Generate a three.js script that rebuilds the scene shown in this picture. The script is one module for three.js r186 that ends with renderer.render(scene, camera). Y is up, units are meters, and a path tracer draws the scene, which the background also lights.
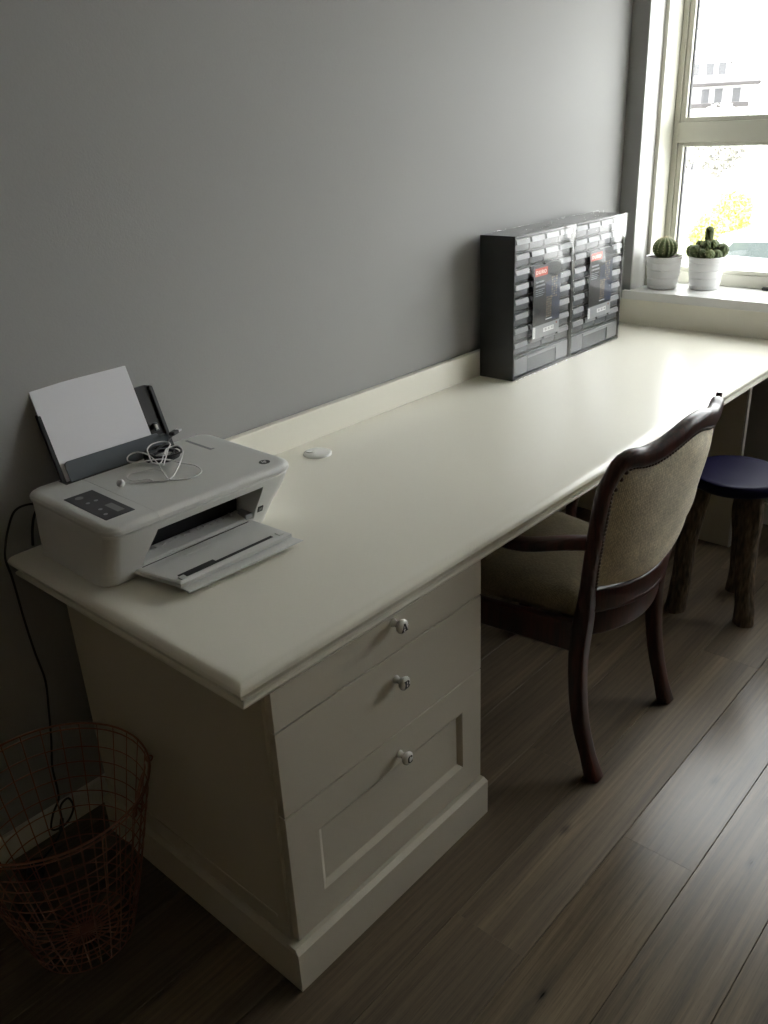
import * as THREE from 'three';
import { RoundedBoxGeometry } from 'three/addons/geometries/RoundedBoxGeometry.js';
import { mergeGeometries, toCreasedNormals, mergeVertices } from 'three/addons/utils/BufferGeometryUtils.js';
import { TextGeometry } from 'three/addons/geometries/TextGeometry.js';
import { FontLoader } from 'three/addons/loaders/FontLoader.js';
import { Brush, Evaluator, SUBTRACTION } from 'three-bvh-csg';

// ------------------------------------------------------------------ camera, sky, exposure
const scene = new THREE.Scene();
const camera = new THREE.PerspectiveCamera(2 * Math.atan(512 / 861.14) * 180 / Math.PI, 768 / 1024, 0.05, 300);
camera.position.set(1.7465, 1.5687, 0.6746);
camera.rotation.set(-0.4246, 0.745, -0.0486, 'YXZ');
scene.add(camera);
const renderer = new THREE.WebGLRenderer();
renderer.toneMapping = THREE.LinearToneMapping;
renderer.toneMappingExposure = 0.93;
renderer.shadowMap.enabled = true;
// an even overcast sky
scene.background = new THREE.Color().setRGB(0.97, 1.0, 1.0);
scene.backgroundIntensity = 10.5;

// ------------------------------------------------------------------ helpers
const V = (x, y, z) => new THREE.Vector3(x, y, z);
const lin = (r, g, b) => new THREE.Color().setRGB(r, g, b);
let seed = 12345;
const rnd = () => { seed = (seed * 1664525 + 1013904223) >>> 0; return seed / 4294967296; };
const rr = (a, b) => a + (b - a) * rnd();
function hash(x, y, s) { let h = (Math.imul(x, 374761393) + Math.imul(y, 668265263) + Math.imul(s, 2147483647 ^ 0x5bd1e995)) | 0; h = Math.imul(h ^ (h >>> 13), 1274126177); return ((h ^ (h >>> 16)) >>> 0) / 4294967296; }
function vnoise(x, y, s = 0) {
  const xi = Math.floor(x), yi = Math.floor(y); let fx = x - xi, fy = y - yi;
  fx = fx * fx * (3 - 2 * fx); fy = fy * fy * (3 - 2 * fy);
  const a = hash(xi, yi, s), b = hash(xi + 1, yi, s), c = hash(xi, yi + 1, s), d = hash(xi + 1, yi + 1, s);
  return a + (b - a) * fx + (c - a) * fy + (a - b - c + d) * fx * fy;
}
const fbm = (x, y, s = 0, o = 4) => { let v = 0, a = 0.5; for (let i = 0; i < o; i++) { v += a * vnoise(x, y, s + i); x *= 2.03; y *= 2.03; a *= 0.5; } return v / (1 - Math.pow(0.5, o)); };

const used = new Map();
function numbered(n) { const k = used.get(n) || 0; used.set(n, k + 1); return k ? n + '_' + String(k).padStart(3, '0') : n; }
function tag(o, label, category, group, kind) { if (label) o.userData.label = label; if (category) o.userData.category = category; if (group) o.userData.group = group; if (kind) o.userData.kind = kind; return o; }
function thing(name, label, category, pos = [0, 0, 0], turn = 0, group) {
  const o = new THREE.Group(); o.name = numbered(name); o.position.set(...pos); o.rotation.y = turn; scene.add(o); return tag(o, label, category, group);
}
function part(name, geo, mat, parent, pos) {
  if (Array.isArray(geo)) geo = mergeGeometries(geo.map((g) => { g = g.index ? g.toNonIndexed() : g; for (const k of Object.keys(g.attributes)) if (!['position', 'normal', 'uv'].includes(k)) g.deleteAttribute(k); return g; }));
  const m = new THREE.Mesh(geo, mat); m.name = name; m.castShadow = m.receiveShadow = true; if (pos) m.position.set(...pos); (parent || scene).add(m); return m;
}
function struct(name, geo, mat) { const m = part(name, geo, mat); m.userData.kind = 'structure'; return m; }
function structGroup(name) { const g = new THREE.Group(); g.name = name; g.userData.kind = 'structure'; scene.add(g); return g; }
// box between two corners, with rounded edges and uv in metres
function boxUV(g, s = 1) {
  g = g.index ? g.toNonIndexed() : g; const p = g.attributes.position, uv = new Float32Array(p.count * 2), a = V(), b = V(), c = V();
  for (let i = 0; i < p.count; i += 3) {
    a.fromBufferAttribute(p, i); b.fromBufferAttribute(p, i + 1); c.fromBufferAttribute(p, i + 2);
    const n = b.clone().sub(a).cross(c.clone().sub(a)); const ax = Math.abs(n.x), ay = Math.abs(n.y), az = Math.abs(n.z);
    [a, b, c].forEach((q, k) => { let u, v; if (ay >= ax && ay >= az) { u = q.z; v = q.x; } else if (ax >= az) { u = q.z; v = q.y; } else { u = q.x; v = q.y; } uv[(i + k) * 2] = u / s; uv[(i + k) * 2 + 1] = v / s; });
  }
  g.setAttribute('uv', new THREE.BufferAttribute(uv, 2)); return g;
}
function bx(x0, x1, y0, y1, z0, z1, r = 0, uvs = 1) {
  const w = Math.abs(x1 - x0), h = Math.abs(y1 - y0), d = Math.abs(z1 - z0);
  const g = r > 0 ? new RoundedBoxGeometry(w, h, d, 2, Math.min(r, w / 2.01, h / 2.01, d / 2.01)) : new THREE.BoxGeometry(w, h, d);
  g.translate((x0 + x1) / 2, (y0 + y1) / 2, (z0 + z1) / 2); return boxUV(g, uvs);
}
function loft(rings, closeEnds = true, crease = 0.6, uvs = 1) {
  const n = rings[0].length, pos = [], idx = [];
  for (const r of rings) for (const p of r) pos.push(p.x, p.y, p.z);
  for (let i = 0; i < rings.length - 1; i++) for (let j = 0; j < n; j++) { const a = i * n + j, b = i * n + (j + 1) % n, c = a + n, d = b + n; idx.push(a, b, c, b, d, c); }
  if (closeEnds) for (const [k, flip] of [[0, true], [rings.length - 1, false]]) {
    const c = rings[k].reduce((s, p) => s.add(p), V()).divideScalar(n), ci = pos.length / 3; pos.push(c.x, c.y, c.z);
    for (let j = 0; j < n; j++) { const a = k * n + j, b = k * n + (j + 1) % n; flip ? idx.push(ci, b, a) : idx.push(ci, a, b); }
  }
  const g = new THREE.BufferGeometry(); g.setAttribute('position', new THREE.Float32BufferAttribute(pos, 3)); g.setIndex(idx);
  return boxUV(toCreasedNormals(g, crease), uvs);
}
// horizontal rounded rectangle, ordered so that rising rings face outwards
function rrect(x0, x1, z0, z1, r, y, seg = 6) {
  const out = []; r = Math.min(r, (x1 - x0) / 2 - 1e-4, (z1 - z0) / 2 - 1e-4);
  for (const [cx, cz, a0] of [[x1 - r, z1 - r, 0], [x0 + r, z1 - r, 1], [x0 + r, z0 + r, 2], [x1 - r, z0 + r, 3]])
    for (let k = 0; k <= seg; k++) { const a = (a0 + k / seg) * Math.PI / 2; out.push(V(cx + r * Math.cos(a), y, cz + r * Math.sin(a))); }
  return out.reverse();
}
// sweep of a rounded-rectangle section along a path: w across (side), h along (up)
function sweep(path, wf, hf, ref = V(0, 1, 0), seg = 24, round = 0.35, crease = 0.7) {
  const c = new THREE.CatmullRomCurve3(path, false, 'centripetal'), rings = [];
  for (let i = 0; i <= seg; i++) {
    const t = i / seg, p = c.getPointAt(t), T = c.getTangentAt(t), side = ref.clone().cross(T).normalize(), up = T.clone().cross(side).normalize();
    const w = (typeof wf === 'function' ? wf(t) : wf) / 2, h = (typeof hf === 'function' ? hf(t) : hf) / 2, r = Math.min(w, h) * 2 * round, ring = [];
    for (const [sx, sy, a0] of [[1, 1, 0], [-1, 1, 1], [-1, -1, 2], [1, -1, 3]]) for (let k = 0; k <= 3; k++) {
      const a = (a0 + k / 3) * Math.PI / 2; ring.push(p.clone().addScaledVector(side, sx * (w - r) + r * Math.cos(a)).addScaledVector(up, sy * (h - r) + r * Math.sin(a)));
    }
    rings.push(ring);
  }
  return loft(rings, true, crease, 1);
}
function tube(pts, r, seg = 60, rad = 8, closed = false) { return new THREE.TubeGeometry(new THREE.CatmullRomCurve3(pts, closed, 'centripetal'), seg, r, rad, closed); }
function lathe(pts, seg = 40) { return new THREE.LatheGeometry(pts.map(([r, y]) => new THREE.Vector2(r, y)), seg); }
const at = (g, x, y, z) => { g.translate(x, y, z); return g; };

// ------------------------------------------------------------------ textures
function tex(w, h, fn, srgb = true) {
  const d = new Uint8Array(w * h * 4);
  for (let y = 0; y < h; y++) for (let x = 0; x < w; x++) { const c = fn(x / w, y / h, x, y), i = (y * w + x) * 4; for (let k = 0; k < 3; k++) d[i + k] = Math.max(0, Math.min(255, (Array.isArray(c) ? c[k] : c) * 255)); d[i + 3] = 255; }
  const t = new THREE.DataTexture(d, w, h); t.wrapS = t.wrapT = THREE.RepeatWrapping; t.magFilter = THREE.LinearFilter; t.minFilter = THREE.LinearMipmapLinearFilter; t.generateMipmaps = true;
  if (srgb) t.colorSpace = THREE.SRGBColorSpace; t.needsUpdate = true; return t;
}
// periodic value noise for tiles
function pn(x, y, px, py, s) {
  const xi = Math.floor(x), yi = Math.floor(y); let fx = x - xi, fy = y - yi; fx = fx * fx * (3 - 2 * fx); fy = fy * fy * (3 - 2 * fy);
  const m = (a, b) => ((a % b) + b) % b, H = (i, j) => hash(m(i, px), m(j, py), s);
  const a = H(xi, yi), b = H(xi + 1, yi), c = H(xi, yi + 1), d = H(xi + 1, yi + 1); return a + (b - a) * fx + (c - a) * fy + (a - b - c + d) * fx * fy;
}
const PL = 1.29, PW = 0.173;
function plankTex(s) {
  const knots = []; const nk = s % 3 === 0 ? 2 : 1; for (let k = 0; k < nk; k++) knots.push([0.15 + 0.7 * hash(k, s, 7), 0.3 + 0.4 * hash(k, s, 8), 0.6 + 0.6 * hash(k, s, 9)]);
  const tone = 0.94 + 0.12 * hash(s, 3, 11), centre = 0.3 + 0.4 * hash(s, 5, 4);
  const W = 1536, Hh = 224, val = new Float32Array(W * Hh);
  const color = tex(W, Hh, (u, v, x, y) => {
    const U = u * PL, Vv = v * PW; let w = (v - centre) * PW + 0.012 * (fbm(U * 2.2, v * 1.5, s * 17, 3) - 0.5);
    let kn = 0;
    for (const [ku, kv, ks] of knots) { const du = (U - ku * PL) / (0.05 * ks), dv = (Vv - kv * PW) / (0.02 * ks), d2 = du * du + dv * dv; w += 0.013 * ks * Math.exp(-d2 * 0.8) * Math.sign(dv || 1) * Math.min(1, Math.abs(dv) * 2); kn += Math.exp(-d2 * 9); }
    const dist = Math.abs(w) * (1 + 0.25 * (fbm(U * 1.3, 3, s * 31, 2) - 0.5)) + 0.004 * U * (s % 2 ? 1 : -1) * 4;
    const ring = Math.sin(dist * 380 + 5 * fbm(U * 1.6, v * 4, s * 5, 3)) * 0.5 + 0.5;
    const coarse = fbm(U * 1.5, v * 5, s * 13, 3), streak = fbm(U * 9, Vv * 520, s * 23, 3), pore = Math.pow(vnoise(U * 45, Vv * 1500, s * 3), 5);
    let t = 0.86 + 0.075 * (ring - 0.5) * (0.3 + 1.4 * coarse) + 0.42 * (coarse - 0.5) + 0.22 * (streak - 0.5) - 0.16 * pore - 0.40 * Math.min(1, kn);
    val[y * W + x] = Math.max(0, Math.min(1, 0.55 + 0.3 * (ring - 0.5) + 0.5 * (streak - 0.5) - 0.5 * pore)); t *= tone;
    return [0.455 * t, 0.40 * t, 0.325 * t];
  });
  const bump = tex(W, Hh, (u, v, x, y) => val[y * W + x], false);
  for (const t of [color, bump]) t.wrapS = t.wrapT = THREE.ClampToEdgeWrapping;
  return [color, bump];
}
const stipple = tex(512, 512, (u, v) => 0.5 + 0.5 * (pn(u * 128, v * 128, 128, 128, 1) - 0.5) + 0.35 * (pn(u * 64, v * 64, 64, 64, 2) - 0.5) + 0.25 * (pn(u * 16, v * 16, 16, 16, 3) - 0.5), false);
const fine = tex(256, 256, (u, v) => 0.5 + 0.6 * (pn(u * 90, v * 90, 90, 90, 5) - 0.5) + 0.3 * (pn(u * 30, v * 30, 30, 30, 6) - 0.5), false);
const clothH = (u, v) => { const a = Math.sin(u * Math.PI * 2 * 64) * 0.5 + 0.5, b = Math.sin(v * Math.PI * 2 * 64 + (Math.floor(u * 64) % 2) * Math.PI) * 0.5 + 0.5; return 0.45 * a * b + 0.55 * pn(u * 110, v * 60, 110, 60, 9); };
const clothBump = tex(512, 512, (u, v) => clothH(u, v), false);
const clothColor = tex(512, 512, (u, v) => { const t = 0.92 + 0.3 * (clothH(u, v) - 0.4) + 0.10 * (pn(u * 7, v * 7, 7, 7, 12) - 0.5); return [0.90 * t, 0.86 * t, 0.76 * t]; });
const mahogany = tex(512, 512, (u, v) => { const t = 0.75 + 0.5 * (pn(u * 70, v * 5, 70, 5, 21) - 0.5) + 0.3 * (pn(u * 12, v * 3, 12, 3, 22) - 0.5); return [0.26 * t, 0.115 * t, 0.095 * t]; });
const barkC = tex(256, 512, (u, v) => { const t = 0.75 + 0.4 * (pn(u * 26, v * 8, 26, 8, 31) - 0.5) + 0.3 * (pn(u * 60, v * 12, 60, 12, 33) - 0.5); return [0.47 * t, 0.40 * t, 0.32 * t]; });
const barkB = tex(256, 512, (u, v) => pn(u * 26, v * 8, 26, 8, 31) * 0.6 + pn(u * 60, v * 12, 60, 12, 33) * 0.4, false);
const rep = (t, x, y) => { const c = t.clone(); c.repeat.set(x, y); c.needsUpdate = true; return c; };

// ------------------------------------------------------------------ materials
const std = (o) => new THREE.MeshStandardMaterial(o), phy = (o) => new THREE.MeshPhysicalMaterial(o);
const M = {
  wall: std({ color: lin(0.345, 0.345, 0.335), roughness: 0.75, bumpMap: rep(stipple, 3, 3), bumpScale: 0.0002 }),
  wallCream: std({ color: lin(0.60, 0.48, 0.32), roughness: 0.8 }),
  wallWarm: std({ color: lin(0.42, 0.33, 0.21), roughness: 0.8 }),
  ceiling: std({ color: lin(0.50, 0.475, 0.40), roughness: 0.9 }),
  white: std({ color: lin(0.72, 0.71, 0.66), roughness: 0.38 }),
  frame: std({ color: lin(0.70, 0.69, 0.60), roughness: 0.35 }),
  sill: std({ color: lin(0.78, 0.78, 0.76), roughness: 0.3 }),
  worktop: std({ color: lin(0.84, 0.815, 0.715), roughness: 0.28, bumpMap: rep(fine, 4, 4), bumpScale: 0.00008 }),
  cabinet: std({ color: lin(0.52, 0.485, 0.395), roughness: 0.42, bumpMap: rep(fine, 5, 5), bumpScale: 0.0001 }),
  knob: phy({ color: lin(0.75, 0.75, 0.72), roughness: 0.15, clearcoat: 0.6 }),
  ink: std({ color: lin(0.012, 0.012, 0.012), roughness: 0.4 }),
  printer: std({ color: lin(0.66, 0.66, 0.64), roughness: 0.42 }),
  printerLid: std({ color: lin(0.68, 0.68, 0.66), roughness: 0.36 }),
  printerGrey: std({ color: lin(0.30, 0.31, 0.32), roughness: 0.5 }),
  blackGloss: std({ color: lin(0.010, 0.010, 0.012), roughness: 0.4 }),
  blackPlastic: std({ color: lin(0.02, 0.02, 0.022), roughness: 0.45 }),
  flap: std({ color: lin(0.105, 0.12, 0.135), roughness: 0.3 }),
  lcd: std({ color: lin(0.16, 0.17, 0.16), roughness: 0.3 }),
  paper: std({ color: lin(0.80, 0.80, 0.84), roughness: 0.85 }),
  rubber: std({ color: lin(0.012, 0.012, 0.013), roughness: 0.55 }),
  steel: std({ color: lin(0.55, 0.55, 0.56), roughness: 0.3, metalness: 1 }),
  whiteCable: std({ color: lin(0.78, 0.78, 0.77), roughness: 0.4 }),
  glass: phy({ color: lin(1, 1, 1), transmission: 1, thickness: 0, roughness: 0, ior: 1.5 }),
  film: phy({ color: lin(1, 1, 1), transmission: 1, thickness: 0, roughness: 0.06, ior: 1.33 }),
  shell: std({ color: lin(0.012, 0.013, 0.015), roughness: 0.4 }),
  drawerDark: std({ color: lin(0.095, 0.10, 0.11), roughness: 0.25 }),
  drawerLip: std({ color: lin(0.19, 0.195, 0.205), roughness: 0.35 }),
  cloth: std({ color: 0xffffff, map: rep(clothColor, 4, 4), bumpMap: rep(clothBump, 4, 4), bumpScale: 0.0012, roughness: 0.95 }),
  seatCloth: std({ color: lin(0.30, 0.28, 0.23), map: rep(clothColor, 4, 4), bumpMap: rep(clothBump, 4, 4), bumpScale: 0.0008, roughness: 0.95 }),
  wood: phy({ color: 0xffffff, map: rep(mahogany, 3, 3), roughness: 0.34, clearcoat: 0.12, clearcoatRoughness: 0.25, specularIntensity: 0.8 }),
  nail: std({ color: lin(0.05, 0.028, 0.018), roughness: 0.4 }),
  stoolBlue: phy({ color: lin(0.005, 0.004, 0.028), roughness: 0.5, specularIntensity: 0.22 }),
  bark: std({ color: 0xffffff, map: barkC, bumpMap: barkB, bumpScale: 0.004, roughness: 0.85 }),
  copper: std({ color: lin(0.34, 0.17, 0.12), roughness: 0.38, metalness: 1 }),
  pot: std({ color: lin(0.80, 0.80, 0.80), roughness: 0.3 }),
  soil: std({ color: lin(0.035, 0.025, 0.018), roughness: 1 }),
  cactus: std({ color: lin(0.095, 0.125, 0.045), roughness: 0.7 }),
  cactusPale: std({ color: lin(0.16, 0.20, 0.08), roughness: 0.7 }),
  spine: std({ color: lin(0.55, 0.48, 0.30), roughness: 0.6 }),
};

// ------------------------------------------------------------------ room
const RX = 4.6, RZ0 = -2.72, RZ1 = 3.2, RH = 2.6;
{
  // floor of laminate planks
  const floor = structGroup('floor');
  part('subfloor', bx(-0.2, RX + 0.1, -0.16, -0.009, RZ0 - 0.1, RZ1 + 0.1), std({ color: lin(0.02, 0.018, 0.015), roughness: 1 }), floor);
  const mats = [1, 2, 3, 4, 5, 6].map((s) => { const [c, b] = plankTex(s); return std({ map: c, bumpMap: b, bumpScale: 0.00006, roughness: [0.25, 0.26, 0.24, 0.40, 0.42, 0.41][s - 1] }); });
  const x00 = 1.094 - 7 * PW;
  const starts = { 7: -0.815, 6: -0.39, 8: -0.2, 5: -0.95, 9: -1.1 };
  for (let i = 0; x00 + i * PW < RX; i++) {
    const xa = Math.max(0.001, x00 + i * PW), xb = Math.min(RX, x00 + (i + 1) * PW); if (xb - xa < 0.01) continue;
    const s0 = starts[i] ?? -1.29 * hash(i, 1, 77); let z = s0 - Math.ceil((s0 - RZ0) / PL) * PL, k = 0;
    for (; z < RZ1; z += PL, k++) {
      const za = Math.max(RZ0, z), zb = Math.min(RZ1, z + PL); if (zb - za < 0.02) continue;
      const e = 0.0011, dz = 0.0016, x0 = xa + 0.0003, x1 = xb - 0.0003, z0 = za + 0.0002, z1 = zb - 0.0002;
      const R = (o, y) => [V(x0 + o, y, z0), V(x0 + o, y, z1), V(x1 - o, y, z1), V(x1 - o, y, z0)];
      const g = loft([R(0, -0.009), R(0, -dz), R(e, 0)], true, 0.2); const p = g.attributes.position, uv = g.attributes.uv;
      const flip = hash(i, k, 5) > 0.5;
      for (let n = 0; n < p.count; n++) { let u = (p.getZ(n) - z) / PL, v = (p.getX(n) - (x00 + i * PW)) / PW; if (flip) { u = 1 - u; v = 1 - v; } uv.setXY(n, u, v); }
      part('plank', g, mats[Math.floor(hash(i, k, 9) * 3) + (i > 6 ? 0 : 3)], floor);
    }
  }
}
struct('wall_left', bx(-0.2, 0, -0.16, RH, RZ0 - 0.31, RZ1 + 0.2), M.wall);
struct('wall_right', bx(RX, RX + 0.2, -0.16, RH, RZ0 - 0.31, RZ1 + 0.2), M.wallWarm);
struct('wall_back', bx(0, RX, -0.16, RH, RZ1, RZ1 + 0.2), M.wallCream);
struct('ceiling', bx(-0.2, RX + 0.2, RH, RH + 0.2, RZ0 - 0.31, RZ1 + 0.2), M.ceiling);
// window wall with its opening; reveals are lined in white
const WX0 = 0.070, WX1 = 2.75, WY0 = 0.853, WY1 = 2.2, WZ1 = -3.04;
{
  struct('wall_far', [bx(0, WX0, -0.16, RH, WZ1, RZ0), bx(WX1, RX, -0.16, RH, WZ1, RZ0), bx(WX0, WX1, -0.16, WY0, WZ1, RZ0), bx(WX0, WX1, WY1, RH, WZ1, RZ0)], M.wall);
  const w = structGroup('window_1');
  const SILL = 0.888, F = -2.96, G = -2.99;
  part('reveal_lining', bx(WX0 - 0.0005, WX0 + 0.004, SILL, WY1, -2.84, RZ0 + 0.0005), M.sill, w);
  part('reveal_lining', bx(WX1 - 0.004, WX1 + 0.0005, SILL, WY1, -2.84, RZ0 + 0.0005), M.sill, w);
  part('reveal_lining', bx(WX0, WX1, WY1 - 0.004, WY1 + 0.0005, -2.84, RZ0 + 0.0005), M.sill, w);
  // outer frame
  part('jamb', bx(WX0, 0.090, SILL, WY1, WZ1, -2.84, 0.001), M.frame, w);
  part('jamb', bx(WX1 - 0.012, WX1, SILL, WY1, WZ1, -2.84, 0.001), M.frame, w);
  const mull = [[0.090, 0.112], [1.36, 1.44], [2.70, WX1 - 0.012]];
  for (const [a, b] of mull) part('mullion', bx(a, b, SILL, WY1, -3.02, F, 0.003), M.frame, w);
  part('transom', bx(0.105, 2.705, 1.439, 1.515, -3.021, F - 0.001, 0.003), M.frame, w);
  part('bottom_rail', bx(0.105, 2.705, SILL, 0.936, -3.021, F - 0.001, 0.003), M.frame, w);
  part('head_rail', bx(0.105, 2.705, 2.14, WY1, -3.021, F - 0.001, 0.003), M.frame, w);
  // glazing beads and panes
  for (const [a, b] of [[0.112, 1.36], [1.44, 2.70]]) for (const [c, d] of [[0.936, 1.439], [1.515, 2.14]]) {
    const t = 0.022, z0 = G - 0.012, z1 = F - 0.008, r = 0.004;
    part('glazing_bead', [bx(a, a + t, c, d, z0, z1, r), bx(b - t, b, c, d, z0, z1, r), bx(a + t, b - t, c, c + t * 0.8, z0, z1, r), bx(a + t, b - t, d - t * 0.7, d, z0, z1, r)], M.frame, w);
    part('seal', [bx(a + t, a + t + 0.004, c + 0.017, d - 0.015, z0, G + 0.004), bx(b - t - 0.004, b - t, c + 0.017, d - 0.015, z0, G + 0.004)], M.rubber, w);
    part('pane', bx(a + t, b - t, c + 0.015, d - 0.013, G - 0.002, G + 0.002), M.glass, w);
  }
  part('window_sill', bx(0.046, WX1 + 0.03, 0.853, SILL, -2.72, -2.697, 0.003), M.sill, w);
  part('window_sill', bx(WX0, WX1, 0.853, SILL, -3.03, -2.719, 0), M.sill, w);
}
struct('baseboard_left', [bx(0, 0.014, 0, 0.075, -2.72, -2.44, 0.003), bx(0, 0.014, 0, 0.075, -2.41, RZ1, 0.003)], M.white);
struct('baseboard_far', bx(0.02, RX, 0, 0.09, -2.72, -2.705, 0.003), M.white);
struct('baseboard_right', bx(RX - 0.014, RX, 0, 0.075, -2.704, RZ1, 0.003), M.white);
struct('baseboard_back', bx(0.015, RX - 0.015, 0, 0.075, RZ1 - 0.014, RZ1, 0.003), M.white);

// ------------------------------------------------------------------ outside, one storey down
const GY = -2.35;
{
  const pave = std({ color: lin(0.55, 0.54, 0.52), roughness: 0.95 }), grass = std({ color: lin(0.45, 0.47, 0.30), roughness: 1 });
  struct('street_ground', bx(-60, 40, GY - 0.3, GY, -90, -3.4), pave);
  const lawn = struct('lawn_ground', bx(-16, -7.4, GY - 0.02, GY + 0.02, -31, -22.5), grass); lawn.name = 'lawn_ground';
}

// ------------------------------------------------------------------ worktop
const TOP = 0.75, D = 0.791;
{
  const t = thing('worktop', 'long cream white desk worktop with rounded moulded edge along the grey wall', 'worktop', [0, 0, 0]);
  const x0 = 0.004, x1 = D, z0 = -2.719, z1 = 0;
  const prof = [[0.700, 0.0125], [0.702, 0.0095], [0.7065, 0.0085], [0.709, 0.0105], [0.7105, 0.0150], [0.716, 0.0165], [0.7205, 0.0120], [0.7245, 0.0055], [0.730, 0.0012], [0.736, 0], [0.7415, 0.0028], [0.746, 0.0085], [0.749, 0.0165], [TOP, 0.026], [TOP, 0.036], [TOP, 0.055]];
  part('top', loft(prof.map(([y, o]) => rrect(x0 + o * 0.6, x1 - o, z0 + 0.001, z1 - o, 0.0025, y, 2)), true, 0.5), M.worktop, t);
  part('upstand', bx(0.0035, 0.0265, TOP, TOP + 0.087, -2.708, -0.47, 0.003), M.worktop, t);
  part('upstand', bx(0.0265, 1.1, TOP, 0.853, -2.7195, -2.708, 0.002), M.worktop, t);
}
// support panel under the far end
{
  const t = thing('support_panel', 'upright panel carrying the far end of the worktop, behind the blue stool', 'panel', [0, 0, 0]);
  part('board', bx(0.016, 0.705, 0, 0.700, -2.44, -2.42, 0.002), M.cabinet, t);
  part('edge_strip', bx(0.705, 0.712, 0, 0.700, -2.442, -2.418, 0.002), M.white, t);
}

// ------------------------------------------------------------------ drawer cabinet
const font = await new FontLoader().loadAsync('fonts/droid/droid_serif_bold.typeface.json');
{
  const t = thing('drawer_cabinet', 'cream drawer cabinet with three lettered knobs under the near end of the worktop', 'cabinet', [0, 0, 0]);
  const FX = 0.779, Z0 = -0.675, Z1 = -0.061;
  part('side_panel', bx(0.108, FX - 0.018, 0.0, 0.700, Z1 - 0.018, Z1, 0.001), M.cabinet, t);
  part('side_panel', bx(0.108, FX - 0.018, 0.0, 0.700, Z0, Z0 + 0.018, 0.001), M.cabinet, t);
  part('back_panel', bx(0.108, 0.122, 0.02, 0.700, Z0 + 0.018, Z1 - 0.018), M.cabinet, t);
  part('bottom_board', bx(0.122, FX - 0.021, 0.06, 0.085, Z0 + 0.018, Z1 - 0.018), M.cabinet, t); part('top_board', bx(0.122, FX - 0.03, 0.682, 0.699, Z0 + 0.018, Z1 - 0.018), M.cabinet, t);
  // plinth boards with a bevelled top, set slightly proud
  const bevelBoard = (pts) => loft(pts, true, 0.2);
  const PB = (x0, x1, z0, z1, ox, oz0, oz1) => bevelBoard([[0, 0], [0.098, 0], [0.104, 1]].map(([y, k]) => [V(x0, y, z0 + k * oz0), V(x0, y, z1 - k * oz1), V(x1 - k * ox, y, z1 - k * oz1), V(x1 - k * ox, y, z0 + k * oz0)]));
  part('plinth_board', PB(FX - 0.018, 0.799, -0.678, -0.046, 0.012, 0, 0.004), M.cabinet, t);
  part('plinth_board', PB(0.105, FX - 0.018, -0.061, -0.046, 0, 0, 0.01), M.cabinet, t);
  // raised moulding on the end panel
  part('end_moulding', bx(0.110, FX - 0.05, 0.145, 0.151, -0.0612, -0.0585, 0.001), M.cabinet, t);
  const zc = -0.385;
  const fronts = [[0.614, 0.6985, 'A', 0.684], [0.420, 0.611, 'B', 0.552], [0.106, 0.417, 'C', 0.364]];
  const za = Z0 - 0.001, zb = Z1 - 0.007;
  fronts.forEach(([y0, y1, letter, ky], i) => {
    let g;
    if (i < 2) g = bx(FX - 0.018, FX, y0, y1, za, zb, 0.0015);
    else {
      const pz0 = -0.604, pz1 = -0.147, py0 = 0.180, py1 = 0.336, b = 0.012;
      const rect = (o, x) => [V(x, py0 + o, pz0 + o), V(x, py1 - o, pz0 + o), V(x, py1 - o, pz1 - o), V(x, py0 + o, pz1 - o)];
      const frame = [bx(FX - 0.018, FX, y0, py0, za, zb, 0.0015), bx(FX - 0.018, FX, py1, y1, za, zb, 0.0015), bx(FX - 0.018, FX, py0 - 0.004, py1 + 0.004, za, pz0, 0.0012), bx(FX - 0.018, FX, py0 - 0.004, py1 + 0.004, pz1, zb, 0.0012)];
      // bevelled moulding round the sunk field
      const q = [rect(0, FX - 0.0005), rect(0.004, FX - 0.003), rect(b, FX - 0.0085)];
      const pos = [], idx = []; q.forEach((r) => r.forEach((p) => pos.push(p.x, p.y, p.z)));
      for (let k = 0; k < 2; k++) for (let j = 0; j < 4; j++) { const A = k * 4 + j, B = k * 4 + (j + 1) % 4; idx.push(A, B, A + 4, B, B + 4, A + 4); }
      idx.push(8, 9, 10, 8, 10, 11); const f = new THREE.BufferGeometry(); f.setAttribute('position', new THREE.Float32BufferAttribute(pos, 3)); f.setIndex(idx);
      const fg = f.toNonIndexed(); fg.computeVertexNormals(); frame.push(boxUV(fg)); frame.push(bx(FX - 0.017, FX - 0.0088, py0 - 0.01, py1 + 0.01, pz0 - 0.01, pz1 + 0.01)); g = frame;
    }
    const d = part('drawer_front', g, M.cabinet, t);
    const k = lathe([[0, 0], [0.009, 0], [0.0085, 0.003], [0.0066, 0.007], [0.0064, 0.012], [0.0095, 0.0155], [0.0138, 0.0195], [0.0152, 0.023], [0.0145, 0.0265], [0.011, 0.0290], [0.006, 0.0302], [0, 0.0305]], 32);
    k.rotateZ(-Math.PI / 2); part('knob', at(k, FX, ky, zc), M.knob, d);
    const tg = new TextGeometry(letter, { font, size: 0.017, depth: 0.0012, curveSegments: 4 }); tg.computeBoundingBox(); const bb = tg.boundingBox;
    tg.translate(-(bb.max.x + bb.min.x) / 2, -(bb.max.y + bb.min.y) / 2, 0); tg.rotateY(Math.PI / 2); part('knob_letter', at(tg, FX + 0.0296, ky, zc), M.ink, d);
  });
}

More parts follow.
